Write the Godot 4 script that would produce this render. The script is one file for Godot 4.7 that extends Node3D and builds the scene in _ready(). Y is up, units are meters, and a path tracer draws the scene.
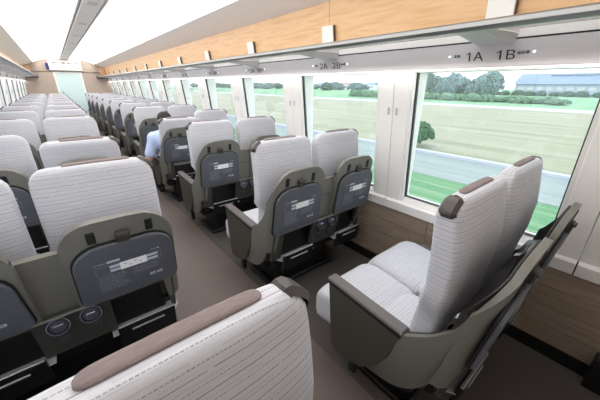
extends Node3D

const PITCH := 1.16            # metres from one seat row to the next, and from one window to the next
const ROWS := 12
const Z_ROW1 := -0.33          # top of the seat backs in the first row
const Z_END := -14.2           # far end wall
const LIT_NEAR := 0.02         # near end of the glowing ceiling
const Z_NEAR := 0.62           # wall behind the camera
const HALF := 0.758            # centre of a pair of seats from the middle of the aisle

var M := {}
var rng := RandomNumberGenerator.new()


func _ready() -> void:
	rng.seed = 7
	camera_and_light()
	make_materials()
	make_shell()
	make_ceiling()
	for s in [1, -1]:
		make_side(s)
	make_end_wall()
	make_near_wall()
	make_racks()
	make_seats()
	make_person()
	make_outside()


# ------------------------------------------------------------------ camera, sky, lamps
func camera_and_light() -> void:
	var cam := Camera3D.new()
	cam.name = "camera"
	var fw := Vector3(0.58648905, -0.37682418, -0.71696174)
	var r := Vector3(0.77552897, 0.0059249, 0.63128417)
	var u := Vector3(0.23363521, 0.92626586, -0.29571296)
	cam.transform = Transform3D(Basis(r, u, -fw).orthonormalized(), Vector3(-0.55576, 1.51388, 0.0))
	cam.fov = rad_to_deg(2.0 * atan(200.0 / 282.5746))
	cam.near = 0.02
	cam.far = 2000.0
	add_child(cam)
	cam.current = true
	var we := WorldEnvironment.new()
	we.name = "world_environment"
	var e := Environment.new()
	e.background_mode = Environment.BG_SKY
	var sky := Sky.new()
	var sm := ProceduralSkyMaterial.new()
	sm.sky_top_color = Color(0.88, 0.92, 0.97)
	sm.sky_horizon_color = Color(0.97, 0.985, 1.0)
	sm.ground_horizon_color = Color(0.80, 0.84, 0.84)
	sm.ground_bottom_color = Color(0.45, 0.48, 0.42)
	sm.sky_energy_multiplier = 1.4
	sm.ground_energy_multiplier = 1.0
	sky.sky_material = sm
	e.sky = sky
	e.tonemap_mode = Environment.TONE_MAPPER_LINEAR
	e.tonemap_exposure = 1.5
	e.sdfgi_enabled = true
	e.ssao_enabled = true
	e.ssil_enabled = true
	we.environment = e
	add_child(we)
	# the glowing ceiling panels: each side has a flat inner part and a tilted outer part
	for s in [1, -1]:
		for q in [[0.34, 2.325, 0.40, -0.10, 1.25], [0.72, 2.245, 0.30, -0.75, 2.3]]:
			var l := AreaLight3D.new()
			l.name = "ceiling_panel_light"
			l.area_size = Vector2(q[2], LIT_NEAR - Z_END - 0.1)
			l.light_energy = q[4]
			l.light_color = Color(1.0, 0.99, 0.98)
			l.shadow_enabled = true
			l.area_range = 20.0
			l.area_attenuation = 2.0
			# the lamp shines along its own -z: down and a little towards the middle of the car
			var d := Vector3(s * q[3], -1.0, 0.0).normalized()
			var ax := Vector3(0, 0, 1)
			l.transform = Transform3D(Basis(ax.cross(-d), ax, -d).orthonormalized(), Vector3(s * q[0], q[1] - 0.02, (LIT_NEAR + Z_END) / 2.0))
			add_child(l, true)
		# slim lamp under the edge of the seat number panel, shining down over the pillars
		var w := AreaLight3D.new()
		w.name = "window_lamp_light"
		w.area_size = Vector2(0.016, 0.3 - Z_END)
		w.light_energy = 0.7
		w.light_color = Color(1.0, 0.99, 0.98)
		w.shadow_enabled = true
		w.area_range = 20.0
		w.area_attenuation = 2.0
		var dn := Vector3(s * 0.18, -1.0, 0.0).normalized()
		var az := Vector3(0, 0, 1)
		w.transform = Transform3D(Basis(az.cross(-dn), az, -dn).orthonormalized(), Vector3(s * 1.231, 1.5935, (0.3 + Z_END) / 2.0))
		add_child(w, true)


# ------------------------------------------------------------------ materials
func plain(c: Color, rough := 0.6, metal := 0.0) -> StandardMaterial3D:
	var m := StandardMaterial3D.new()
	m.albedo_color = c
	m.roughness = rough
	m.metallic = metal
	return m


func noise_tex(freq: float, ramp: Gradient, size := 512, seed_value := 1, octaves := 4) -> NoiseTexture2D:
	var n := FastNoiseLite.new()
	n.noise_type = FastNoiseLite.TYPE_SIMPLEX_SMOOTH
	n.frequency = freq
	n.seed = seed_value
	n.fractal_octaves = octaves
	var t := NoiseTexture2D.new()
	t.width = size
	t.height = size
	t.seamless = true
	t.noise = n
	t.color_ramp = ramp
	return t


func ramp(stops: Array) -> Gradient:
	var g := Gradient.new()
	var o := PackedFloat32Array()
	var c := PackedColorArray()
	for s in stops:
		o.append(s[0])
		c.append(s[1])
	g.offsets = o
	g.colors = c
	return g


func grained(stops: Array, scale: Vector3, freq: float, rough: float, seed_value: int, octaves := 4) -> StandardMaterial3D:
	var m := plain(Color.WHITE, rough)
	m.albedo_texture = noise_tex(freq, ramp(stops), 512, seed_value, octaves)
	m.uv1_triplanar = true
	m.uv1_world_triplanar = true
	m.uv1_scale = scale
	return m


func fabric_image() -> Image:
	# white moquette: grey and lavender woven lines across the seat, some solid, some dashed, with rows of fine ticks between
	var n := 704
	var im := Image.create(n, n, false, Image.FORMAT_RGB8)
	var r := RandomNumberGenerator.new()
	r.seed = 11
	for y in n:
		var t := 0.745 + 0.03 * r.randf()
		im.fill_rect(Rect2i(0, y, n, 1), Color(t - 0.008, t - 0.004, t + 0.022))
	for k in 9000:
		var t2 := 0.705 + 0.12 * r.randf()
		im.fill_rect(Rect2i(r.randi_range(0, n), r.randi_range(0, n), r.randi_range(2, 9), 1), Color(t2, t2, t2 + 0.02))
	var y := 6
	var kind := 0
	while y < n - 14:
		match kind % 4:
			0:   # long solid runs
				var x := 0
				while x < n:
					var run := r.randi_range(160, 520)
					var d := r.randf_range(0.40, 0.52)
					im.fill_rect(Rect2i(x, y, run, 4), Color(d, d, d + 0.04))
					im.fill_rect(Rect2i(x, y + 3, run, 1), Color(d + 0.16, d + 0.16, d + 0.18))
					x += run + r.randi_range(4, 24)
				y += 22
			1:   # ticks
				for x in range(0, n, 6):
					if sin(x * 0.017 + kind) > -0.55:
						im.fill_rect(Rect2i(x, y, 3, 8), Color(0.67, 0.67, 0.70))
				y += 20
			2:   # dashes
				var x3 := 0
				while x3 < n:
					var d3 := r.randf_range(0.50, 0.62)
					im.fill_rect(Rect2i(x3, y, 11, 4), Color(d3, d3, d3 + 0.05))
					x3 += 15
				y += 18
			3:   # pale slanting ticks
				for x in range(0, n, 7):
					if sin(x * 0.021 + kind * 1.7) > -0.2:
						for q in 6:
							im.fill_rect(Rect2i(x + q / 2, y + q, 3, 1), Color(0.69, 0.69, 0.71))
				y += 18
		kind += 1
	return im


func notice_image() -> Image:
	# the printed notice on every tray: a diagram of the car between lines of small print, all in pale grey on slate
	var w := 300
	var h := 230
	var im := Image.create(w, h, false, Image.FORMAT_RGB8)
	var bg := Color(0.310, 0.322, 0.350)
	im.fill(bg)
	var pale := Color(0.74, 0.76, 0.79)
	var mid := Color(0.52, 0.54, 0.58)
	var r := RandomNumberGenerator.new()
	r.seed = 3
	# heading: bullet, small word, bright word
	im.fill_rect(Rect2i(8, 12, 10, 7), mid)
	im.fill_rect(Rect2i(24, 12, 30, 7), mid)
	im.fill_rect(Rect2i(60, 9, 52, 13), pale)
	im.fill_rect(Rect2i(242, 12, 26, 6), mid)
	im.fill_rect(Rect2i(274, 11, 9, 8), pale)
	# outline of the car with rounded ends
	for q in [[14, 34, 272, 2], [14, 88, 60, 2], [200, 88, 86, 2], [10, 40, 2, 44], [288, 40, 2, 44]]:
		im.fill_rect(Rect2i(q[0], q[1], q[2], q[3]), mid)
	im.fill_rect(Rect2i(66, 40, 48, 16), pale)
	im.fill_rect(Rect2i(66, 64, 48, 16), pale)
	im.fill_rect(Rect2i(108, 38, 116, 46), Color(0.93, 0.93, 0.93))
	im.fill_rect(Rect2i(220, 40, 54, 15), pale)
	im.fill_rect(Rect2i(220, 64, 54, 15), pale)
	for q in 4:
		im.fill_rect(Rect2i(124 + 22 * q, 50 + (q % 2) * 14, 10, 6), Color(0.62, 0.62, 0.64))
	# small print
	for line in 9:
		var y := 100 + line * 11
		for seg in [[12, 130], [156, 282]]:
			if seg[0] > 100 and line > 3:
				continue
			var x: int = seg[0]
			var stop: int = seg[1] - r.randi_range(0, 40)
			while x < stop:
				var n := r.randi_range(3, 12)
				im.fill_rect(Rect2i(x, y, n, 5), mid.lerp(bg, 0.25 * r.randf()))
				x += n + 3
	# two small framed marks
	im.fill_rect(Rect2i(226, 172, 26, 16), pale)
	im.fill_rect(Rect2i(260, 172, 26, 16), pale)
	im.fill_rect(Rect2i(232, 177, 14, 6), bg)
	im.fill_rect(Rect2i(266, 177, 14, 6), bg)
	return im


func make_materials() -> void:
	var fab := plain(Color(1, 1, 1), 0.9)
	fab.albedo_texture = ImageTexture.create_from_image(fabric_image())
	fab.uv1_triplanar = true
	fab.uv1_triplanar_sharpness = 6.0
	fab.uv1_scale = Vector3.ONE / 0.30
	fab.rim_enabled = true
	fab.rim = 0.15
	M.fabric = fab
	M.shell = plain(Color(0.415, 0.411, 0.385), 0.40)
	M.side = plain(Color(0.255, 0.248, 0.225), 0.45)
	M.liner = plain(Color(0.19, 0.18, 0.175), 0.55)
	M.tray = plain(Color(0.310, 0.322, 0.350), 0.45)
	M.notice = plain(Color.WHITE, 0.45)
	M.notice.albedo_texture = ImageTexture.create_from_image(notice_image())
	M.black = plain(Color(0.055, 0.055, 0.058), 0.5)
	M.housing = plain(Color(0.25, 0.248, 0.23), 0.4)
	M.dial = plain(Color(0.12, 0.12, 0.15), 0.25)
	M.dial_rim = plain(Color(0.55, 0.55, 0.6), 0.25, 0.7)
	M.button = plain(Color(0.2, 0.2, 0.205), 0.5)
	M.slot = plain(Color(0.03, 0.03, 0.03), 0.6)
	M.bar = plain(Color(0.62, 0.62, 0.62), 0.3, 0.6)
	M.arm_top = plain(Color(0.35, 0.33, 0.33), 0.4)
	M.pad = grained([[0.0, Color(0.45, 0.405, 0.405)], [1.0, Color(0.55, 0.495, 0.49)]], Vector3(3, 30, 30), 0.02, 0.9, 21)
	M.grip = plain(Color(0.24, 0.215, 0.21), 0.4)
	M.sticker = plain(Color(0.88, 0.90, 0.90), 0.5)
	M.white = plain(Color(0.94, 0.935, 0.925), 0.45)
	M.white_gloss = plain(Color(0.92, 0.92, 0.91), 0.3)
	M.sign = plain(Color(0.81, 0.80, 0.805), 0.5)
	M.letter = plain(Color(0.16, 0.16, 0.17), 0.6)
	M.cove = plain(Color(0.95, 0.92, 0.90), 0.5)
	M.endwall = plain(Color(0.70, 0.635, 0.585), 0.6)
	M.seal = plain(Color(0.10, 0.105, 0.11), 0.6)
	M.metal = plain(Color(0.58, 0.585, 0.585), 0.34, 0.75)
	M.bracket = plain(Color(0.74, 0.735, 0.735), 0.45)
	M.wood = grained([[0.0, Color(0.84, 0.66, 0.47)], [0.45, Color(0.89, 0.73, 0.55)], [0.7, Color(0.91, 0.76, 0.59)], [1.0, Color(0.85, 0.68, 0.50)]], Vector3(1, 4.5, 0.35), 0.012, 0.4, 5)
	var pl := [[0.0, Color(0.50, 0.44, 0.385)], [0.4, Color(0.60, 0.535, 0.475)], [0.65, Color(0.65, 0.585, 0.52)], [1.0, Color(0.54, 0.475, 0.42)]]
	M.plank = grained(pl, Vector3(1, 7.0, 0.4), 0.012, 0.45, 9)
	var pl2 := [[0.0, Color(0.52, 0.455, 0.395)], [0.5, Color(0.62, 0.555, 0.49)], [1.0, Color(0.57, 0.505, 0.45)]]
	M.plank2 = grained(pl2, Vector3(1, 6.0, 0.33), 0.012, 0.45, 14)
	M.floor = grained([[0.0, Color(0.35, 0.31, 0.292)], [1.0, Color(0.41, 0.365, 0.345)]], Vector3(6, 6, 6), 0.03, 0.55, 31, 5)
	M.carpet = grained([[0.0, Color(0.275, 0.255, 0.245)], [1.0, Color(0.33, 0.305, 0.293)]], Vector3(9, 9, 9), 0.04, 0.9, 33, 5)
	var glass := plain(Color(0.88, 0.94, 0.92, 0.05), 0.0)
	glass.transparency = BaseMaterial3D.TRANSPARENCY_ALPHA
	M.glass = glass
	var shelf := plain(Color(0.85, 0.88, 0.87, 0.08), 0.0)
	shelf.transparency = BaseMaterial3D.TRANSPARENCY_ALPHA
	M.shelf = shelf
	var door := plain(Color(0.86, 0.95, 0.95, 0.85), 0.3)
	door.transparency = BaseMaterial3D.TRANSPARENCY_ALPHA
	M.door_glass = door
	var g := plain(Color(0.95, 0.95, 0.95), 0.6)
	g.emission_enabled = true
	g.emission = Color(1.0, 0.985, 0.965)
	g.emission_energy_multiplier = 1.25
	M.glow = g
	var d := plain(Color(0.9, 0.9, 0.9), 0.5)
	d.emission_enabled = true
	d.emission = Color(0.95, 0.98, 1.0)
	d.emission_energy_multiplier = 0.5
	M.display = d
	var led := plain(Color(0.9, 0.95, 1.0), 0.5)
	led.emission_enabled = true
	led.emission = Color(0.85, 0.93, 1.0)
	led.emission_energy_multiplier = 2.0
	M.led = led
	M.plate = plain(Color(0.66, 0.66, 0.67), 0.35)
	M.trim_brown = plain(Color(0.36, 0.27, 0.20), 0.6)
	M.strip = plain(Color(0.95, 0.945, 0.945), 0.5)


# ------------------------------------------------------------------ mesh building
class Mb:
	var p := PackedVector3Array()      # corners, three to a triangle
	var t := PackedVector2Array()

	func tri(a: Vector3, b: Vector3, c: Vector3, ua := Vector2.ZERO, ub := Vector2.ZERO, uc := Vector2.ZERO) -> void:
		p.append(a); p.append(b); p.append(c)
		t.append(ua); t.append(ub); t.append(uc)

	func quad(a: Vector3, b: Vector3, c: Vector3, d: Vector3) -> void:
		tri(a, b, c, Vector2(0, 1), Vector2(1, 1), Vector2(1, 0))
		tri(a, c, d, Vector2(0, 1), Vector2(1, 0), Vector2(0, 0))

	# a closed strip of rings (each the same number of points), capped at both ends
	func loft(rings: Array, cap := true) -> void:
		for i in rings.size() - 1:
			var a: PackedVector3Array = rings[i]
			var b: PackedVector3Array = rings[i + 1]
			for j in a.size():
				var k := (j + 1) % a.size()
				quad(a[j], a[k], b[k], b[j])
		if cap:
			fan(rings[0], true)
			fan(rings[-1], false)

	func fan(r: PackedVector3Array, back: bool) -> void:
		var c := Vector3.ZERO
		for q in r:
			c += q
		c /= r.size()
		for j in r.size():
			var k := (j + 1) % r.size()
			if back:
				tri(c, r[k], r[j])
			else:
				tri(c, r[j], r[k])

	# a sheet of given thickness over a grid of points; front is the grid, back is moved along -normal
	func sheet(g: Array, th: float) -> void:
		var n := g.size()
		var m: int = g[0].size()
		var back := []
		for i in n:
			var row := PackedVector3Array()
			for j in m:
				var du: Vector3 = g[mini(i + 1, n - 1)][j] - g[maxi(i - 1, 0)][j]
				var dv: Vector3 = g[i][mini(j + 1, m - 1)] - g[i][maxi(j - 1, 0)]
				row.append(g[i][j] + du.cross(dv).normalized() * th)
			back.append(row)
		for i in n - 1:
			for j in m - 1:
				quad(g[i][j], g[i + 1][j], g[i + 1][j + 1], g[i][j + 1])
				quad(back[i][j], back[i][j + 1], back[i + 1][j + 1], back[i + 1][j])
		for i in n - 1:
			quad(g[i][0], back[i][0], back[i + 1][0], g[i + 1][0])
			quad(g[i][m - 1], g[i + 1][m - 1], back[i + 1][m - 1], back[i][m - 1])
		for j in m - 1:
			quad(g[0][j], g[0][j + 1], back[0][j + 1], back[0][j])
			quad(g[n - 1][j], back[n - 1][j], back[n - 1][j + 1], g[n - 1][j + 1])

	# a polygon (anticlockwise or not) pushed out between two depths, with chamfered edges; f maps (u, v, depth) to a point
	func prism(poly: PackedVector2Array, d0: float, d1: float, bevel: float, f: Callable) -> void:
		if Geometry2D.is_polygon_clockwise(poly):
			poly = poly.duplicate()
			poly.reverse()
		var inner := PackedVector2Array()
		var n := poly.size()
		for i in n:
			var a := (poly[i] - poly[(i + n - 1) % n]).normalized()
			var b := (poly[(i + 1) % n] - poly[i]).normalized()
			var na := Vector2(-a.y, a.x)
			var nb := Vector2(-b.y, b.x)
			var h := (na + nb)
			h = h / maxf(0.35, 1.0 + na.dot(nb))
			inner.append(poly[i] + h * bevel)
		var rings := []
		for q in [[inner, d0], [poly, d0 + bevel], [poly, d1 - bevel], [inner, d1]]:
			var ring := PackedVector3Array()
			for v in q[0]:
				ring.append(f.call(v.x, v.y, q[1]))
			rings.append(ring)
		loft(rings, false)
		var idx := Geometry2D.triangulate_polygon(inner)
		for i in range(0, idx.size(), 3):
			tri(rings[0][idx[i]], rings[0][idx[i + 2]], rings[0][idx[i + 1]])
			tri(rings[3][idx[i]], rings[3][idx[i + 1]], rings[3][idx[i + 2]])

	func box(c: Vector3, s: Vector3, bevel := 0.004, x := Transform3D.IDENTITY) -> void:
		var h := s / 2.0
		bevel = minf(bevel, minf(h.x, minf(h.y, h.z)) * 0.9)
		var poly := PackedVector2Array([Vector2(-h.x, -h.y), Vector2(h.x, -h.y), Vector2(h.x, h.y), Vector2(-h.x, h.y)])
		if bevel > 0.0:
			poly = PackedVector2Array([Vector2(-h.x + bevel, -h.y), Vector2(h.x - bevel, -h.y), Vector2(h.x, -h.y + bevel), Vector2(h.x, h.y - bevel), Vector2(h.x - bevel, h.y), Vector2(-h.x + bevel, h.y), Vector2(-h.x, h.y - bevel), Vector2(-h.x, -h.y + bevel)])
		prism(poly, -h.z, h.z, bevel, func(u, v, d): return x * (c + Vector3(u, v, d)))

	# round bar or disc turned about the line a-b: profile of (distance along, radius)
	func turned(a: Vector3, b: Vector3, prof: Array, n := 20) -> void:
		var w := (b - a).normalized()
		var u := w.cross(Vector3.UP if absf(w.y) < 0.9 else Vector3.RIGHT).normalized()
		var v := w.cross(u)
		var rings := []
		for q in prof:
			var ring := PackedVector3Array()
			for k in n:
				var an := TAU * k / n
				ring.append(a + w * q[0] + (u * cos(an) + v * sin(an)) * q[1])
			rings.append(ring)
		loft(rings)

	# normals smoothed over edges under 38 degrees; windings turned so that a closed shape faces outwards
	func mesh(flip := 0) -> ArrayMesh:
		var n := p.size() / 3
		var vol := 0.0
		for i in n:
			vol += p[3 * i].dot(p[3 * i + 1].cross(p[3 * i + 2]))
		var want: bool = vol > 0.0 if flip == 0 else flip > 0     # Godot's fronts run clockwise
		var fn := PackedVector3Array()
		var at := {}
		var ids := PackedInt32Array()
		for i in n:
			var a := p[3 * i]; var b := p[3 * i + 1]; var c := p[3 * i + 2]
			if want:
				p[3 * i + 1] = c; p[3 * i + 2] = b
				var s := t[3 * i + 1]; t[3 * i + 1] = t[3 * i + 2]; t[3 * i + 2] = s
			fn.append((p[3 * i + 2] - p[3 * i]).cross(p[3 * i + 1] - p[3 * i]))
			for k in 3:
				var key := Vector3i((p[3 * i + k] * 20000.0).round())
				if not at.has(key):
					at[key] = PackedInt32Array()
				at[key].append(i)
		var un := PackedVector3Array()
		for q in fn:
			un.append(q.normalized())
		var nn := PackedVector3Array()
		nn.resize(p.size())
		for i in n:
			for k in 3:
				var sum := Vector3.ZERO
				for j in at[Vector3i((p[3 * i + k] * 20000.0).round())]:
					if un[i].dot(un[j]) > 0.78:
						sum += fn[j]
				nn[3 * i + k] = sum.normalized() if sum.length_squared() > 0.0 else Vector3.UP
		var arr := []
		arr.resize(Mesh.ARRAY_MAX)
		arr[Mesh.ARRAY_VERTEX] = p
		arr[Mesh.ARRAY_NORMAL] = nn
		arr[Mesh.ARRAY_TEX_UV] = t
		var am := ArrayMesh.new()
		am.add_surface_from_arrays(Mesh.PRIMITIVE_TRIANGLES, arr)
		return am


func put(called: String, mesh: Mesh, mat: Material, parent: Node = null, at := Vector3.ZERO) -> MeshInstance3D:
	var o := MeshInstance3D.new()
	o.name = called
	o.mesh = mesh
	o.material_override = mat
	o.position = at
	(parent if parent else self).add_child(o, true)
	return o


func numbered(called: String) -> String:
	if not has_node(called):
		return called
	var k := 1
	while has_node("%s_%03d" % [called, k]):
		k += 1
	return "%s_%03d" % [called, k]


func thing(called: String, label: String, category: String, at := Vector3.ZERO, group := "", kind := "") -> Node3D:
	var o := Node3D.new()
	o.name = numbered(called)
	add_child(o)
	o.position = at
	tag(o, label, category, group, kind)
	return o


func tag(o: Node, label: String, category: String, group := "", kind := "") -> void:
	o.set_meta("label", label)
	o.set_meta("category", category)
	if group:
		o.set_meta("group", group)
	if kind:
		o.set_meta("kind", kind)


func box_mesh(s: Vector3, bevel := 0.004, c := Vector3.ZERO) -> ArrayMesh:
	var b := Mb.new()
	b.box(c, s, bevel)
	return b.mesh()


# an outline in (x, y) pushed along z
func along_z(poly: Array, z0: float, z1: float, bevel := 0.002, mirror := 1.0) -> ArrayMesh:
	var b := Mb.new()
	var q := PackedVector2Array()
	for v in poly:
		q.append(Vector2(v[0] * mirror, v[1]))
	b.prism(q, minf(z0, z1), maxf(z0, z1), bevel, func(u, v, d): return Vector3(u, v, d))
	return b.mesh()


# ------------------------------------------------------------------ the car
func make_shell() -> void:
	var f := put("floor", box_mesh(Vector3(2.86, 0.06, Z_NEAR - Z_END + 0.2), 0.0, Vector3(0, -0.03, (Z_NEAR + Z_END) / 2.0)), M.floor)
	tag(f, "brown grey floor of the aisle with darker carpet under the seats", "floor", "", "structure")
	for s in [1, -1]:
		put("carpet", box_mesh(Vector3(1.02, 0.006, Z_NEAR - Z_END), 0.002, Vector3(s * 0.875, 0.003, (Z_NEAR + Z_END) / 2.0)), M.carpet, f)


func make_ceiling() -> void:
	var c := thing("ceiling", "train ceiling with glowing white panels each side of a grey centre strip", "ceiling", Vector3.ZERO, "", "structure")
	var z0 := Z_END - 0.1
	var z1 := Z_NEAR + 0.1
	put("roof_body", along_z([[-1.46, 2.42], [1.46, 2.42], [1.46, 2.50], [-1.46, 2.50]], z0, z1, 0.0), M.cove, c)
	put("centre_strip", along_z([[-0.098, 2.335], [-0.09, 2.328], [0.09, 2.328], [0.098, 2.335], [0.098, 2.36], [-0.098, 2.36]], z0, z1), M.strip, c)
	for s in [1, -1]:
		put("dark_slit", along_z([[0.098, 2.352], [0.124, 2.352], [0.124, 2.37], [0.098, 2.37]], z0, z1, 0.0, s), M.liner, c)
		put("strip_edge", along_z([[0.112, 2.333], [0.130, 2.333], [0.130, 2.365], [0.112, 2.365]], z0, z1, 0.002, s), M.white, c)
		# glowing panels, one per bay, slightly bowed
		var prof := [[0.130, 2.345], [0.35, 2.335], [0.60, 2.300], [0.80, 2.235], [0.872, 2.195], [0.885, 2.21], [0.81, 2.255], [0.60, 2.32], [0.35, 2.355], [0.130, 2.365]]
		for k in 7:
			var za := LIT_NEAR - (LIT_NEAR - z0) * k / 7.0
			var zb := LIT_NEAR - (LIT_NEAR - z0) * (k + 1) / 7.0
			put("light_panel", along_z(prof, zb, za, 0.0, s), M.glow, c)
		put("ceiling_panel", along_z(prof, LIT_NEAR, z1, 0.0, s), M.cove, c)
		put("cove_panel", along_z([[0.872, 2.196], [0.95, 2.155], [1.165, 2.085], [1.25, 2.085], [1.25, 2.12], [0.95, 2.185], [0.88, 2.215]], z0, z1, 0.0, s), M.cove, c)
	for k in 9:
		var gr := Mb.new()
		for q in 6:
			gr.box(Vector3(-0.04 + 0.016 * q, 2.327, -1.4 - k * 1.45), Vector3(0.006, 0.006, 0.16), 0.0)
		put("air_vent", gr.mesh(), M.sign, c)


# inner face of the side wall: x at a height, above the sill
func wall_x(y: float) -> float:
	return lerpf(1.338, 1.245, (y - 0.68) / (1.60 - 0.68))


func make_side(s: int) -> void:
	var side := "right" if s > 0 else "left"
	var z0 := Z_END - 0.1
	var z1 := Z_NEAR + 0.1
	var where := "beside the 1A 1B seats" if s > 0 else "across the aisle from the 1A 1B seats"
	var w := thing("wall_" + side, "white side wall with wood lower panels, pillars and wood band, " + where, "wall", Vector3.ZERO, "", "structure")
	# thick body below, above and between the windows
	put("lower_body", along_z([[1.40, 0.0], [1.365, 0.66], [1.46, 0.66], [1.46, 0.0]], z0, z1, 0.0, s), M.black, w)
	put("upper_body", along_z([[1.275, 1.61], [1.262, 1.76], [1.245, 2.12], [1.46, 2.44], [1.46, 1.61]], z0, z1, 0.0, s), M.white, w)
	put("kick_strip", along_z([[1.374, 0.0], [1.374, 0.080], [1.41, 0.080], [1.41, 0.0]], z0, z1, 0.0, s), M.black, w)
	# wood planks of the lower wall, joints every bay
	var ys := [0.085, 0.207, 0.335, 0.465, 0.600]
	var zj := -0.847 + PITCH
	for k in ROWS + 1:
		var za := minf(zj - k * PITCH, Z_NEAR)
		var zb := maxf(zj - (k + 1) * PITCH, Z_END)
		if k == 0:
			za = Z_NEAR
		for j in 4:
			var y0: float = ys[j] + 0.0015
			var y1: float = ys[j + 1] - 0.0015
			var xa := lerpf(1.388, 1.345, (y0 - 0.085) / 0.515)
			var xb := lerpf(1.388, 1.345, (y1 - 0.085) / 0.515)
			put("wood_plank", along_z([[xa, y0], [xb, y1], [xb + 0.03, y1], [xa + 0.03, y0]], zb + 0.0015, za - 0.0015, 0.0012, s), M.plank if (k + j) % 2 else M.plank2, w)
	# sill, in lengths that meet in the middle of each pillar
	var zd := -1.2
	for k in ROWS + 1:
		var za2 := minf(zd - (k - 1) * PITCH, Z_NEAR) if k > 0 else Z_NEAR
		if k == 0:
			za2 = Z_NEAR
		else:
			za2 = -0.045 - (k - 1) * PITCH
		var zb2 := maxf(-0.045 - k * PITCH, Z_END)
		put("sill_panel", along_z([[1.325, 0.602], [1.318, 0.668], [1.324, 0.676], [1.342, 0.684], [1.40, 0.70], [1.40, 0.602]], zb2 + 0.003, za2 - 0.003, 0.002, s), M.white, w)
	# pillars: two tall panels side by side, each with a blind hook
	var hook := box_mesh(Vector3(0.006, 0.050, 0.017), 0.002)
	for k in ROWS + 1:
		var zc := -0.045 - k * PITCH
		for h in [1, -1]:
			var pa: float = zc + h * 0.0015
			var pb: float = zc + h * 0.118
			if k == 0 and h > 0:
				pb = Z_NEAR
			if k == ROWS and h < 0:
				pb = Z_END
			var q := along_z([[wall_x(0.68), 0.68], [wall_x(1.60), 1.605], [1.45, 1.605], [1.45, 0.68]], pa, pb, 0.0025, s)
			var pn := put("pillar_panel", q, M.white, w)
			var hk := put("blind_hook", hook, M.bracket, pn, Vector3(s * (wall_x(1.345) - 0.002), 1.345, zc + h * 0.032))
			hk.rotation.z = s * 0.1
	# strip over the windows that carries the seat numbers
	var sp := put("sign_panel", along_z([[1.243, 1.604], [1.206, 1.722], [1.25, 1.722], [1.27, 1.604]], z0, z1, 0.002, s), M.sign, w)
	put("sign_panel_edge", along_z([[1.236, 1.597], [1.236, 1.606], [1.275, 1.606], [1.275, 1.597]], z0, z1, 0.001, s), M.white_gloss, w)
	put("lamp_strip", along_z([[1.222, 1.597], [1.222, 1.603], [1.240, 1.603], [1.240, 1.597]], z0, 0.3, 0.001, s), M.glow, w)
	put("dark_gap", along_z([[1.210, 1.722], [1.210, 1.730], [1.26, 1.730], [1.26, 1.722]], z0, z1, 0.0, s), M.slot, w)
	put("rack_back_strip", along_z([[1.208, 1.730], [1.205, 1.775], [1.26, 1.775], [1.26, 1.730]], z0, z1, 0.002, s), M.white, w)
	# wood band above the rack
	for k in 7:
		var wa := -0.625 + PITCH - k * 2.0 * PITCH
		var wb := wa - 2.0 * PITCH
		wa = minf(wa, Z_NEAR)
		if k == 0:
			wa = Z_NEAR
		wb = maxf(wb, Z_END)
		if wa - wb < 0.05:
			continue
		put("wood_panel", along_z([[1.205, 1.775], [1.168, 2.085], [1.20, 2.085], [1.24, 1.775]], wb + 0.0015, wa - 0.0015, 0.001, s), M.wood, w)
	seat_signs(sp, s)
	# windows
	var ord := ["first", "second", "third", "fourth", "fifth", "sixth", "seventh", "eighth", "ninth", "tenth", "eleventh", "twelfth"]
	for k in ROWS:
		var zc2 := -0.595 - 0.03 - k * PITCH
		zc2 = -0.045 - PITCH / 2.0 - k * PITCH
		var row := "train window under the seat numbers of the %s row, on the A B side" % ord[k]
		if s < 0:
			row = "train window of the %s row on the side across the aisle from 1A 1B" % ord[k]
		var wn := thing("window_%d" % (k + 1 if s > 0 else ROWS + k + 1), row, "window", Vector3.ZERO, "", "structure")
		window(wn, s, zc2)


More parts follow.
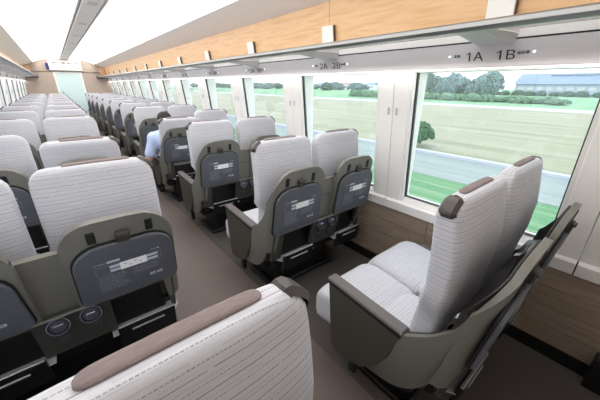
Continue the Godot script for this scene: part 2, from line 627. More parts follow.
func window(wn: Node3D, s: int, zc: float) -> void:
	var hz := 0.442
	# frame: a ring of four bars lying between the pillar panels
	var fr := Mb.new()
	for h in [1, -1]:
		fr.prism(PackedVector2Array([Vector2(s * (wall_x(0.68) + 0.004), 0.68), Vector2(s * (wall_x(1.6) + 0.004), 1.60), Vector2(s * 1.42, 1.60), Vector2(s * 1.42, 0.68)]), minf(zc + h * hz, zc + h * (hz + 0.022)), maxf(zc + h * hz, zc + h * (hz + 0.022)), 0.002, func(u, v, d): return Vector3(u, v, d))
	fr.prism(PackedVector2Array([Vector2(s * 1.336, 0.684), Vector2(s * 1.345, 0.700), Vector2(s * 1.366, 0.722), Vector2(s * 1.42, 0.722), Vector2(s * 1.42, 0.684)]), zc - hz, zc + hz, 0.002, func(u, v, d): return Vector3(u, v, d))
	fr.prism(PackedVector2Array([Vector2(s * 1.252, 1.592), Vector2(s * 1.255, 1.606), Vector2(s * 1.42, 1.606), Vector2(s * 1.42, 1.592)]), zc - hz, zc + hz, 0.002, func(u, v, d): return Vector3(u, v, d))
	put("frame", fr.mesh(), M.white_gloss, wn)
	var a := Vector2(s * 1.366, 0.724)
	var b := Vector2(s * 1.286, 1.592)
	var sl := Mb.new()
	for h in [1, -1]:
		sl.prism(PackedVector2Array([a + Vector2(s * -0.006, 0), b + Vector2(s * -0.006, 0), b + Vector2(s * 0.02, 0), a + Vector2(s * 0.02, 0)]), minf(zc + h * hz, zc + h * (hz - 0.008)), maxf(zc + h * hz, zc + h * (hz - 0.008)), 0.001, func(u, v, d): return Vector3(u, v, d))
	sl.prism(PackedVector2Array([a + Vector2(s * -0.006, 0), a + Vector2(s * -0.007, 0.005), a + Vector2(s * 0.02, 0.005), a + Vector2(s * 0.02, 0)]), zc - hz, zc + hz, 0.001, func(u, v, d): return Vector3(u, v, d))
	put("rubber_seal", sl.mesh(), M.seal, wn)
	var gl := Mb.new()
	gl.prism(PackedVector2Array([a, b, b + Vector2(s * 0.004, 0), a + Vector2(s * 0.004, 0)]), zc - hz + 0.006, zc + hz - 0.006, 0.0, func(u, v, d): return Vector3(u, v, d))
	put("pane", gl.mesh(), M.glass, wn)


func text(parent: Node, called: String, what: String, size: float, at: Transform3D, mat: Material) -> void:
	var tm := TextMesh.new()
	var f := SystemFont.new()
	f.font_names = PackedStringArray(["Droid Sans"])
	tm.font = f
	tm.text = what
	tm.font_size = 64
	tm.pixel_size = size / 64.0 * 1.0
	tm.depth = 0.0015
	tm.curve_step = 1.0
	var o := put(called, tm, mat, parent)
	o.transform = at * Transform3D(Basis.from_scale(Vector3(1.32, 1.0, 1.0)), Vector3.ZERO)


# rough strokes of small characters, each drawn in a unit square as [x, y, w, h]
func glyphs(list: Array, size: float) -> ArrayMesh:
	var b := Mb.new()
	for k in list.size():
		for q in list[k]:
			b.box(Vector3((k * 1.1 + q[0] + q[2] / 2.0) * size, (q[1] + q[3] / 2.0) * size, 0), Vector3(q[2] * size, q[3] * size, 0.0015), 0.0)
	return b.mesh()


func seat_signs(sp: Node3D, s: int) -> void:
	var G := {
		"window": [[0.1, 0.82, 0.8, 0.09], [0.46, 0.9, 0.08, 0.1], [0.1, 0.7, 0.08, 0.16], [0.82, 0.7, 0.08, 0.16], [0.25, 0.58, 0.5, 0.08], [0.3, 0.42, 0.45, 0.08], [0.1, 0.1, 0.1, 0.25], [0.3, 0.06, 0.4, 0.08], [0.3, 0.1, 0.08, 0.24], [0.5, 0.2, 0.1, 0.15], [0.78, 0.1, 0.1, 0.24]],
		"side": [[0.12, 0.0, 0.09, 0.7], [0.02, 0.6, 0.22, 0.09], [0.32, 0.25, 0.08, 0.65], [0.54, 0.25, 0.08, 0.65], [0.32, 0.82, 0.3, 0.07], [0.32, 0.62, 0.3, 0.07], [0.32, 0.42, 0.3, 0.07], [0.32, 0.22, 0.3, 0.07], [0.3, 0.0, 0.1, 0.14], [0.54, 0.0, 0.1, 0.14], [0.72, 0.2, 0.07, 0.6], [0.88, 0.0, 0.08, 0.95]],
		"pass": [[0.05, 0.75, 0.14, 0.14], [0.05, 0.5, 0.2, 0.08], [0.16, 0.12, 0.08, 0.42], [0.02, 0.0, 0.95, 0.09], [0.36, 0.86, 0.5, 0.08], [0.36, 0.15, 0.08, 0.55], [0.8, 0.15, 0.08, 0.55], [0.36, 0.62, 0.5, 0.07], [0.36, 0.42, 0.5, 0.07], [0.57, 0.15, 0.08, 0.6]],
		"road": [[0.05, 0.6, 0.34, 0.07], [0.05, 0.88, 0.34, 0.07], [0.05, 0.6, 0.07, 0.32], [0.33, 0.6, 0.07, 0.32], [0.05, 0.02, 0.4, 0.07], [0.08, 0.05, 0.07, 0.4], [0.22, 0.05, 0.07, 0.55], [0.55, 0.8, 0.36, 0.07], [0.5, 0.5, 0.45, 0.08], [0.55, 0.05, 0.36, 0.07], [0.55, 0.05, 0.07, 0.33], [0.85, 0.05, 0.07, 0.33], [0.55, 0.33, 0.36, 0.07]],
	}
	var win := glyphs([G.window, G.side], 0.016)
	var aisle := glyphs([G.pass, G.road, G.side], 0.016)
	var dot := Mb.new()
	dot.turned(Vector3.ZERO, Vector3(0, 0, 1), [[-0.002, 0.0045], [0.003, 0.0045], [0.0045, 0.003]], 12)
	var dm := dot.mesh()
	var letters := ["A", "B"] if s > 0 else ["D", "C"]
	for k in ROWS:
		var z := -0.045 - PITCH / 2.0 - k * PITCH
		# a frame on the panel: text runs towards +z on the right wall and towards -z on the left wall
		var y := 1.658
		var x := lerpf(1.243, 1.206, (y - 1.604) / 0.118) - 0.0008
		var right := Vector3(0, 0, s)
		var n := Vector3(-s, -0.3136, 0).normalized()
		var up := n.cross(right).normalized()
		var base := Transform3D(Basis(right, up, n), Vector3(s * x, y, z))
		var set_at := func(u: float, v := 0.0): return base * Transform3D(Basis.IDENTITY, Vector3(u, v, 0))
		var shift := -0.03
		if s > 0:
			text(sp, "seat_number", "%d%s" % [k + 1, letters[0]], 0.060, set_at.call(shift - 0.066), M.letter)
			text(sp, "seat_number", "%d%s" % [k + 1, letters[1]], 0.060, set_at.call(shift + 0.080), M.letter)
			if k < 5:
				put("small_print", win, M.letter, sp).transform = set_at.call(shift - 0.170, 0.0)
				put("small_print", aisle, M.letter, sp).transform = set_at.call(shift + 0.128, 0.0)
			put("indicator_lamp", dm, M.led, sp).transform = set_at.call(shift - 0.193, 0.008)
			put("indicator_lamp", dm, M.led, sp).transform = set_at.call(shift + 0.196, 0.008)
		else:
			text(sp, "seat_number", "%d%s" % [k + 1, letters[1]], 0.060, set_at.call(-0.09), M.letter)
			text(sp, "seat_number", "%d%s" % [k + 1, letters[0]], 0.060, set_at.call(0.11), M.letter)


func make_end_wall() -> void:
	var w := thing("wall_far", "beige end wall of the car around the glass door", "wall", Vector3(0, 0, Z_END), "", "structure")
	var b := Mb.new()
	b.prism(PackedVector2Array([Vector2(-1.45, 0), Vector2(-0.42, 0), Vector2(-0.42, 1.93), Vector2(0.42, 1.93), Vector2(0.42, 0), Vector2(1.45, 0), Vector2(1.45, 2.46), Vector2(-1.45, 2.46)]), -0.08, 0.0, 0.002, func(u, v, d): return Vector3(u, v, d))
	put("wall_panel", b.mesh(), M.endwall, w)
	put("header_rail", box_mesh(Vector3(2.3, 0.014, 0.02), 0.002, Vector3(0, 1.905, 0.006)), M.liner, w)
	for s in [1, -1]:
		put("wood_side_panel", box_mesh(Vector3(0.16, 0.26, 0.03), 0.003, Vector3(s * 1.09, 1.95, 0.014)), M.wood, w)
	var d := thing("door_1", "frosted pale green glass sliding door at the far end of the aisle", "door", Vector3(0, 0, Z_END), "", "structure")
	var fr := Mb.new()
	fr.prism(PackedVector2Array([Vector2(-0.42, 0), Vector2(-0.36, 0), Vector2(-0.36, 1.865), Vector2(0.36, 1.865), Vector2(0.36, 0), Vector2(0.42, 0), Vector2(0.42, 1.92), Vector2(-0.42, 1.92)]), -0.05, 0.01, 0.003, func(u, v, dd): return Vector3(u, v, dd))
	put("frame", fr.mesh(), M.white, d)
	put("pane", box_mesh(Vector3(0.72, 1.865, 0.01), 0.0, Vector3(0, 0.9325, -0.02)), M.door_glass, d)
	put("handle", box_mesh(Vector3(0.03, 0.4, 0.03), 0.006, Vector3(-0.28, 1.05, 0.0)), M.bar, d)
	var vest := thing("vestibule_wall", "pale wall seen dimly through the glass end door", "wall", Vector3(0, 0, Z_END - 0.9), "", "structure")
	var vb := Mb.new()
	vb.box(Vector3(0, 1.2, 0), Vector3(2.6, 2.4, 0.06), 0.0)
	put("wall_panel", vb.mesh(), M.white, vest)
	for s in [1, -1]:
		put("wall_panel", box_mesh(Vector3(0.05, 2.4, 0.9), 0.0, Vector3(s * 1.3, 1.2, 0.43)), M.white, vest)
	put("wall_panel", box_mesh(Vector3(2.6, 0.05, 0.9), 0.0, Vector3(0, 2.42, 0.43)), M.white, vest)
	put("wall_panel", box_mesh(Vector3(2.6, 0.05, 0.9), 0.0, Vector3(0, -0.03, 0.43)), M.endwall, vest)
	var ds := thing("information_display", "bright white information display above the end door", "display", Vector3(0, 0, Z_END))
	put("casing", box_mesh(Vector3(0.94, 0.33, 0.11), 0.012, Vector3(-0.01, 2.115, 0.055)), M.white_gloss, ds)
	put("screen", box_mesh(Vector3(0.80, 0.17, 0.008), 0.002, Vector3(0.0, 2.06, 0.112)), M.display, ds)
	for q in [[-0.32, 0.10], [-0.06, 0.10], [0.10, 0.06], [0.34, 0.05]]:
		put("ceiling_clip", box_mesh(Vector3(q[1], 0.03, 0.02), 0.003, Vector3(q[0], 2.195, 0.112)), M.housing, ds)
	var bl := plain(Color(0.13, 0.15, 0.42), 0.5)
	put("blue_symbol", box_mesh(Vector3(0.09, 0.20, 0.05), 0.006, Vector3(-0.525, 2.08, 0.06)), bl, ds)


func make_near_wall() -> void:
	var w := thing("wall_near", "beige end wall just behind the first row of seats", "wall", Vector3(0, 0, Z_NEAR), "", "structure")
	put("wall_panel", box_mesh(Vector3(2.9, 2.46, 0.08), 0.0, Vector3(0, 1.23, 0.04)), M.cove, w)
	var t := put("heater_box", along_z([[1.30, 0.0], [1.30, 0.19], [1.31, 0.205], [1.37, 0.205], [1.37, 0.0]], 0.16, Z_NEAR - 0.002, 0.004), M.black)
	tag(t, "black box on the floor at the foot of the wood wall, near corner", "box")


func make_racks() -> void:
	for s in [1, -1]:
		var r := thing("luggage_rack", ("luggage rack with metal rail and glass shelf above the 1A 1B windows" if s > 0 else "luggage rack with metal rail and glass shelf on the far side of the aisle"), "luggage rack")
		var z0 := Z_END + 0.05
		var z1 := Z_NEAR - 0.02
		put("front_rail", along_z([[0.852, 1.742], [0.856, 1.758], [0.868, 1.766], [0.885, 1.766], [0.955, 1.752], [0.955, 1.738], [0.90, 1.730], [0.872, 1.728], [0.858, 1.733]], z0, z1, 0.001, s), M.metal, r)
		for k in ROWS + 1:
			var za := minf(-0.625 - (k - 1) * PITCH, z1) if k else z1
			var zb := maxf(-0.625 - k * PITCH, z0)
			if za - zb > 0.05:
				put("glass_shelf", along_z([[0.94, 1.744], [1.204, 1.748], [1.204, 1.756], [0.94, 1.752]], zb + 0.003, za - 0.003, 0.001, s), M.shelf, r)
		put("rack_end", along_z([[0.845, 1.700], [0.845, 1.785], [1.20, 1.785], [1.20, 1.690]], z0, z0 + 0.22, 0.01, s), M.housing, r)
		for k in ROWS:
			var z := -0.625 - k * PITCH
			var arm := Mb.new()
			for q in 2:
				pass
			var rings := []
			for q in [[0.89, 0.070, 1.729, 1.737], [1.00, 0.074, 1.720, 1.741], [1.12, 0.082, 1.710, 1.744], [1.208, 0.090, 1.704, 1.746]]:
				rings.append(PackedVector3Array([Vector3(s * q[0], q[2], z - q[1] + 0.012), Vector3(s * q[0], q[2], z + q[1] - 0.012), Vector3(s * q[0], q[3], z + q[1]), Vector3(s * q[0], q[3], z - q[1])]))
			arm.loft(rings)
			put("bracket", arm.mesh(), M.bracket, r)
			var pl := Mb.new()
			pl.box(Vector3(0, 0.055, 0), Vector3(0.026, 0.15, 0.118), 0.003)
			var o := put("bracket_plate", pl.mesh(), M.white_gloss, r, Vector3(s * 1.182, 1.80, z))
			o.rotation.z = s * 0.12
			put("dark_edge", box_mesh(Vector3(0.018, 0.146, 0.005), 0.001, Vector3(s * 0.004, 0.055, 0.0615)), M.trim_brown, o)


# ------------------------------------------------------------------ seats
func seat_parts(aisle: int, slope: float) -> Node3D:
	# a pair of seats that face -z; x = 0 in the middle, z = 0 at the top of the backs, floor at y = 0
	var root := Node3D.new()
	var O := 0.475
	# --- shell: one sheet from wing to wing with a hump behind each seat
	var base_z := func(y: float): return (0.166 + slope * (y - 0.62)) if y > 0.62 else 0.166 - 0.22 * (0.62 - y)
	var top := func(x: float):
		var a: float = absf(x)
		var R := 0.110
		var d: float = absf(a - 0.268) - (0.207 - R)
		if a < 0.062:
			return 0.925
		var y := 1.045 if slope < 0.2 else 1.035
		if a > 0.33:          # towards the outer edge the hump falls in a long quarter ellipse
			y -= 0.205 * (1.0 - sqrt(maxf(0.0, 1.0 - pow((a - 0.33) / 0.1451, 2.0))))
		elif d > 0.0:
			y -= R * (1.0 - sqrt(maxf(0.0, 1.0 - d * d / (R * R))))
			y = maxf(y, 0.935)
		return y
	var wk := [[0.160, 0.910, 0.10, 0.50], [0.137, 0.832, 0.080, 0.470], [0.111, 0.765, 0.062, 0.425], [0.078, 0.720, 0.01, 0.345], [0.032, 0.670, -0.075, 0.277], [-0.054, 0.603, -0.224, 0.243], [-0.12, 0.56, -0.32, 0.22]]
	var wing := []
	for q in range(1, 5):
		for h in 4:
			var t := h / 4.0
			var at := []
			for e in 4:
				at.append(cubic_interpolate(wk[q][e], wk[q + 1][e], wk[q - 1][e], wk[q + 2][e], t))
			wing.append(at)
	wing.append(wk[5])
	var cols := []
	for q in range(wing.size() - 1, -1, -1):
		cols.append({"w": wing[q], "s": -1})
	var xs := [-0.475, -0.4735, -0.470, -0.464, -0.456, -0.444, -0.425, -0.412, -0.395, -0.36, -0.30, -0.24, -0.18, -0.14, -0.115, -0.095, -0.08, -0.070, -0.064, -0.062, -0.060, -0.04, 0.0]
	for k in range(xs.size()):
		cols.append({"x": xs[k]})
	for k in range(xs.size() - 2, -1, -1):
		cols.append({"x": -xs[k]})
	for q in wing.size():
		cols.append({"w": wing[q], "s": 1})
	var grid := []
	var inner := []
	var NR := 11
	for c in cols:
		var line := PackedVector3Array()
		var li := PackedVector3Array()
		for j in NR:
			var t := j / float(NR - 1)
			if c.has("w"):
				var q: Array = c.w
				var v := Vector3(c.s * (O - 0.026 * pow(1.0 - t, 2.0)), lerpf(q[3], q[1], t), lerpf(q[2], q[0], t))
				line.append(v)
				li.append(v + Vector3(-c.s * 0.026, -0.012 * t + 0.01, -0.004))
			else:
				var x: float = c.x
				var y: float = lerpf(lerpf(0.618, 0.478, smoothstep(0.395, 0.412, absf(x))), top.call(x), t)
				var z: float = base_z.call(y)
				var e := (absf(x) - 0.415) / 0.06
				if e > 0.0:
					z -= 0.06 * (1.0 - sqrt(maxf(0.0, 1.0 - e * e)))
				if absf(x) < 0.0605:
					z -= 0.03
				line.append(Vector3(x, y, z))
				li.append(Vector3(x * (0.945 if absf(x) > 0.3 else 1.0), y - 0.012 * t, z - 0.030))
		grid.append(line)
		inner.append(li)
	var sb := Mb.new()
	sb.sheet(grid, -0.024)
	put("shell", sb.mesh(), M.shell, root)
	var lb := Mb.new()
	lb.sheet(inner, -0.006)
	put("shell_lining", lb.mesh(), M.liner, root)
	# --- lower housing under the trays, with two deep pockets and a console between them
	var hb := Mb.new()
	var hz := func(y: float): return 0.164 - 0.22 * (0.62 - y)
	var slab := func(x0: float, x1: float, y0: float, y1: float, dz := 0.0):
		var g := []
		for x in [x0, x1]:
			g.append(PackedVector3Array([Vector3(x, y0, hz.call(y0) + dz), Vector3(x, y1, hz.call(y1) + dz)]))
		hb.sheet(g, -0.02)
	slab.call(-0.44, 0.44, 0.602, 0.622)
	slab.call(-0.44, -0.36, 0.40, 0.61)
	slab.call(0.42, 0.44, 0.40, 0.61)
	slab.call(-0.105, 0.165, 0.40, 0.61)
	slab.call(-0.44, 0.44, 0.37, 0.432, -0.06)
	put("back_housing", hb.mesh(), M.housing, root)
	var rail := Mb.new()
	rail.box(Vector3(0, 0.622, 0.169), Vector3(0.87, 0.009, 0.012), 0.002)
	put("edge_rail", rail.mesh(), M.shell, root)
	for s in [1, -1]:
		var pk := Mb.new()
		var pc: float = 0.03 + s * 0.262
		pk.box(Vector3(pc, 0.52, 0.012), Vector3(0.262, 0.19, 0.01), 0.0)
		for h in [1, -1]:
			pk.box(Vector3(pc + h * 0.131, 0.52, 0.050), Vector3(0.006, 0.17, 0.08), 0.0)
		pk.box(Vector3(pc, 0.436, 0.042), Vector3(0.262, 0.006, 0.06), 0.0)
		put("pocket", pk.mesh(), M.black, root)
		# footrest under the pocket, folded up: a dark upright flap with a metal edge, and a pale plate in front of it
		var fc: float = 0.03 + s * 0.262
		var ft := Mb.new()
		ft.prism(PackedVector2Array([Vector2(0.122, 0.305), Vector2(0.142, 0.420), Vector2(0.152, 0.434), Vector2(0.166, 0.430), Vector2(0.166, 0.417), Vector2(0.142, 0.300)]), fc - 0.130, fc + 0.130, 0.003, func(u, v, d): return Vector3(d, v, u))
		var fo := put("footrest", ft.mesh(), M.black, root)
		var fb := Mb.new()
		fb.box(Vector3(fc, 0.434, 0.157), Vector3(0.258, 0.009, 0.014), 0.003)
		fb.box(Vector3(fc, 0.399, 0.164), Vector3(0.15, 0.010, 0.009), 0.002)
		put("metal_edge", fb.mesh(), M.bar, fo)
		var fp := Mb.new()
		fp.prism(PackedVector2Array([Vector2(-0.155, 0.02), Vector2(0.160, 0.02), Vector2(0.160, 0.095), Vector2(0.130, 0.145), Vector2(-0.155, 0.145)]), -0.003, 0.003, 0.001, func(u, v, d): return Vector3(fc + s * u, 0.384 + d, v))
		put("foot_plate", fp.mesh(), M.plate, fo)
		# dial and button of the console
		var dl := Mb.new()
		var dc := Vector3(0.032 + s * 0.056, 0.572, hz.call(0.565) - 0.002)
		dl.turned(dc, dc + Vector3(0, 0.1, 1), [[0.0, 0.040], [0.014, 0.040], [0.018, 0.036], [0.018, 0.030], [0.008, 0.028]], 22)
		var dd := put("dial", dl.mesh(), M.dial, root)
		var dr := Mb.new()
		dr.turned(dc + Vector3(0, 0.002, 0.012), dc + Vector3(0, 0.102, 1.012), [[0.0, 0.041], [0.005, 0.0415], [0.008, 0.040], [0.008, 0.036], [0.0, 0.036]], 22)
		dr.box(dc + Vector3(0, 0.006, 0.016), Vector3(0.034, 0.012, 0.010), 0.002)
		put("dial_ring", dr.mesh(), M.dial_rim, dd)
		put("square_button", box_mesh(Vector3(0.046, 0.036, 0.008), 0.003, Vector3(0.032 + s * 0.056, 0.475, hz.call(0.465) + 0.004)), M.button, root)
		# --- tray: rounded panel leaning on the shell
		var tb := Mb.new()
		var poly := PackedVector2Array()
		var cx: float = s * 0.268
		for q in [[0.192, 0.006, 0.025, -90.0], [0.186, 0.312, 0.10, 0.0], [-0.186, 0.312, 0.10, 90.0], [-0.192, 0.006, 0.025, 180.0]]:
			for k in 7:
				var an := deg_to_rad(q[3] + 15.0 * k)
				var sx := signf(q[0])
				poly.append(Vector2(q[0] - sx * q[2] + cos(an) * q[2], (q[1] + q[2] if q[1] < 0.1 else q[1] - q[2]) + sin(an) * q[2]))
		var lean := Transform3D(Basis(Vector3.RIGHT, atan(slope)), Vector3(cx, 0.63, base_z.call(0.63)))
		tb.prism(poly, 0.004, 0.020, 0.004, func(u, v, d): return lean * Vector3(u, v, d))
		var tr := put("tray", tb.mesh(), M.tray, root)
		var gb := Mb.new()
		var wide := PackedVector2Array()
		for v in poly:
			wide.append((v - Vector2(0, 0.157)) * Vector2(1.028, 1.036) + Vector2(0, 0.157))
		gb.prism(wide, -0.002, 0.006, 0.001, func(u, v, d): return lean * Vector3(u, v, d))
		put("tray_gap", gb.mesh(), M.slot, root)
		var nb := Mb.new()
		var n0 := Vector2(-0.128, 0.030)
		var n1 := Vector2(0.138, 0.238)
		nb.quad(lean * Vector3(n0.x, n0.y, 0.0206), lean * Vector3(n1.x, n0.y, 0.0206), lean * Vector3(n1.x, n1.y, 0.0206), lean * Vector3(n0.x, n1.y, 0.0206))
		var no := put("printed_notice", nb.mesh(-1), M.notice, tr)
		no.set_meta("label", "pale printed diagram of the car with small print")
		# slots and latch above the tray
		for h in [1, -1]:
			var sl := Mb.new()
			var ax := lean * Vector3(h * 0.101, 0.352, 0.0)
			sl.box(Vector3.ZERO, Vector3(0.029, 0.058, 0.008), 0.006, Transform3D(lean.basis, ax))
			put("slot", sl.mesh(), M.slot, root)
		var la := Mb.new()
		la.box(Vector3.ZERO, Vector3(0.050, 0.054, 0.022), 0.005, Transform3D(lean.basis, lean * Vector3(0, 0.332, 0.008)))
		la.box(Vector3(0, 0.016, 0.012), Vector3(0.046, 0.010, 0.012), 0.003, Transform3D(lean.basis, lean * Vector3(0, 0.332, 0.008)))
		put("latch", la.mesh(), M.liner, root)
		# --- armrest: side panel and pad
		var low := 0.0 if s == aisle else -0.16
		var pb := Mb.new()
		pb.prism(PackedVector2Array([Vector2(-0.467, 0.612), Vector2(-0.462, 0.56), Vector2(-0.436, 0.30), Vector2(-0.426, 0.235), Vector2(-0.405, 0.214), Vector2(-0.34, 0.208), Vector2(-0.232, 0.246), Vector2(-0.165, 0.32), Vector2(-0.105, 0.43), Vector2(-0.062, 0.578), Vector2(-0.08, 0.583)]), s * 0.462 - 0.014, s * 0.462 + 0.014, 0.005, func(u, v, d): return Vector3(d, v, u))
		put("side_panel", pb.mesh(), M.side, root, Vector3(0, low, 0))
		var gap := Mb.new()
		gap.prism(PackedVector2Array([Vector2(-0.47, 0.607), Vector2(-0.47, 0.62), Vector2(-0.06, 0.595), Vector2(-0.06, 0.578)]), s * 0.457 - 0.020, s * 0.457 + 0.020, 0.001, func(u, v, d): return Vector3(d, v, u))
		put("armrest_gap", gap.mesh(), M.slot, root, Vector3(0, low, 0))
		var ap := Mb.new()
		ap.prism(PackedVector2Array([Vector2(-0.474, 0.617), Vector2(-0.476, 0.630), Vector2(-0.466, 0.640), Vector2(-0.06, 0.614), Vector2(-0.052, 0.604), Vector2(-0.056, 0.593)]), s * 0.450 - 0.029, s * 0.450 + 0.029, 0.006, func(u, v, d): return Vector3(d, v, u))
		put("armrest", ap.mesh(), M.arm_top, root, Vector3(0, low, 0))
		# --- seat cushion in two pads
		cushion(root, s)
		backrest(root, s)
		var st := put("sticker", box_mesh(Vector3(0.034, 0.002, 0.026), 0.0), M.sticker, root)
		st.transform = Transform3D(Basis(Vector3.RIGHT, -0.48), Vector3(s * (0.41 if s == aisle else 0.20), 0.783, 0.100))
	# --- dark cover behind the foot of the backs, up to the shell
	var cg := []
	for x in [-0.445, -0.15, 0.15, 0.445]:
		cg.append(PackedVector3Array([Vector3(x, 0.56, 0.066), Vector3(x, 0.745, 0.082), Vector3(x, 0.76, 0.088), Vector3(x, 0.80, 0.165)]))
	var cb := Mb.new()
	cb.sheet(cg, -0.006)
	put("back_cover", cb.mesh(), M.liner, root)
	# --- frame under the seats and the turning base
	var ub := Mb.new()
	ub.box(Vector3(0, 0.325, -0.23), Vector3(0.86, 0.11, 0.46), 0.01)
	ub.box(Vector3(0, 0.45, 0.03), Vector3(0.80, 0.26, 0.09), 0.01)
	put("seat_frame", ub.mesh(), M.black, root)
	var pd := Mb.new()
	pd.box(Vector3(0, 0.135, -0.22), Vector3(0.56, 0.27, 0.30), 0.02)
	pd.box(Vector3(0, 0.020, -0.22), Vector3(0.66, 0.04, 0.36), 0.008)
	for s in [1, -1]:
		pd.box(Vector3(s * 0.435, 0.165, -0.30), Vector3(0.03, 0.09, 0.05), 0.008)
	put("base", pd.mesh(), M.black, root)
	return root


func superellipse(n: int, a: float, b: float, ex: float) -> PackedVector2Array:
	var q := PackedVector2Array()
	for k in n:
		var t := TAU * (k + 0.5) / n
		var c := cos(t)
		var s := sin(t)
		q.append(Vector2(signf(c) * pow(absf(c), 2.0 / ex) * a, signf(s) * pow(absf(s), 2.0 / ex) * b))
	return q


func cushion(root: Node3D, s: int) -> void:
	# front pad: rounded nose that drops over the front edge
	var b := Mb.new()
	var rings := []
	for q in [[-0.605, 0.355, 0.055, 0.190], [-0.600, 0.360, 0.080, 0.205], [-0.585, 0.365, 0.098, 0.214], [-0.555, 0.375, 0.108, 0.219], [-0.50, 0.385, 0.106, 0.222], [-0.42, 0.385, 0.098, 0.222], [-0.32, 0.380, 0.090, 0.222], [-0.265, 0.375, 0.083, 0.220], [-0.245, 0.37, 0.070, 0.214]]:
		var ring := PackedVector3Array()
		for v in superellipse(32, q[3], q[2], 4.5):
			ring.append(Vector3(s * 0.2225 + v.x, q[1] + v.y + 0.012 * (absf(v.x) / 0.22) * signf(v.y), q[0]))
		rings.append(ring)
	b.loft(rings)
	put("seat_cushion", b.mesh(), M.fabric, root)
	var r2 := Mb.new()
	rings = []
	for q in [[-0.275, 0.395, 0.055, 0.165], [-0.268, 0.395, 0.072, 0.185], [-0.24, 0.395, 0.082, 0.20], [-0.16, 0.395, 0.083, 0.208], [-0.06, 0.395, 0.083, 0.212], [-0.02, 0.395, 0.083, 0.212]]:
		var ring := PackedVector3Array()
		for v in superellipse(28, q[3], q[2], 3.6):
			ring.append(Vector3(s * 0.2225 + v.x, q[1] + v.y, q[0]))
		rings.append(ring)
	r2.loft(rings)
	put("seat_cushion", r2.mesh(), M.fabric, root)


# height, middle in z, half thickness
const BACK := [[0.44, -0.015, 0.060], [0.52, -0.015, 0.060], [0.64, -0.010, 0.056], [0.74, 0.0, 0.052], [0.80, 0.010, 0.048], [0.86, 0.020, 0.046], [0.98, 0.020, 0.050], [1.06, 0.012, 0.048], [1.12, 0.004, 0.045], [1.155, 0.004, 0.041], [1.175, 0.006, 0.036], [1.188, 0.008, 0.029], [1.195, 0.009, 0.021], [1.198, 0.009, 0.014]]


func backrest(root: Node3D, s: int) -> void:
	var bk := Node3D.new()
	bk.name = "backrest"
	bk.position = Vector3(0, 0.50, -0.02)
	root.add_child(bk, true)
	var off := -bk.position
	var b := Mb.new()
	var rings := []
	var W := 0.226
	var R := 0.070
	for q in BACK:
		var y: float = q[0]
		var w := W
		var over := y - (1.200 - R)
		if over > 0.0:
			w = W - R + R * sqrt(maxf(0.0, 1.0 - (over / R) * (over / R)))
		var cxs := 0.247
		if y < 0.80:
			w -= 0.024
			cxs = 0.228
		else:
			w -= 0.004
		var ring := PackedVector3Array()
		for v in superellipse(44, w, q[2], 6.0):
			# the back of the seat bulges a little in the middle of its width
			var bulge := 0.010 * (1.0 - pow(absf(v.x) / w, 2.0)) * signf(v.y) if v.y > 0.0 else 0.0
			ring.append(Vector3(s * cxs + v.x, y + 0.003 * (1.0 - pow(absf(v.x) / w, 2.0)) * (1.0 if y > 1.1 else 0.0), q[1] + v.y + bulge) + off)
		rings.append(ring)
	b.loft(rings)
	put("cushion", b.mesh(), M.fabric, bk)
	# soft strip laid along the top edge
	var t := Mb.new()
	rings = []
	for k in 25:
		var u := 0.5 - 0.5 * cos(PI * k / 24.0)
		var x := lerpf(-0.105, 0.140, u)
		var sc := sqrt(clampf(1.0 - pow(absf(u * 2.0 - 1.0), 16.0), 0.05, 1.0))
		var ring := PackedVector3Array()
		for v in superellipse(12, 0.0055 * sc + 0.001, 0.0135 * sc + 0.001, 3.5):
			var p := Vector3(0, v.x, v.y).rotated(Vector3.RIGHT, 0.10)
			ring.append(Vector3(s * (0.246 + x), 1.2005 + 0.002 * (1.0 - pow(u * 2 - 1, 2.0)), 0.004) + p + off)
		rings.append(ring)
	t.loft(rings)
	put("top_strip", t.mesh(), M.pad, bk)
	# grip on the outer corner
	var g := Mb.new()
	var tf := Transform3D(Basis(Vector3(0, 0, 1), s * -0.72), Vector3(s * 0.446, 1.170, 0.006) + off)
	var prof := PackedVector2Array([Vector2(-0.036, -0.018), Vector2(0.036, -0.018), Vector2(0.039, -0.006), Vector2(0.035, 0.008), Vector2(0.026, 0.017), Vector2(0.0, 0.020), Vector2(-0.026, 0.018), Vector2(-0.036, 0.010), Vector2(-0.039, -0.006)])
	g.prism(prof, -0.028, 0.028, 0.012, func(u, v, d): return tf * Vector3(u, v, d))
	var go := put("grip", g.mesh(), M.grip, bk)
	var bt := Mb.new()
	var bc := tf * Vector3(s * -0.037, 0.0, 0.0)
	bt.turned(bc, tf * Vector3(s * -1.0, 0.05, 0.0), [[-0.002, 0.011], [0.001, 0.011], [0.002, 0.009]], 14)
	put("release_button", bt.mesh(), M.housing, go)


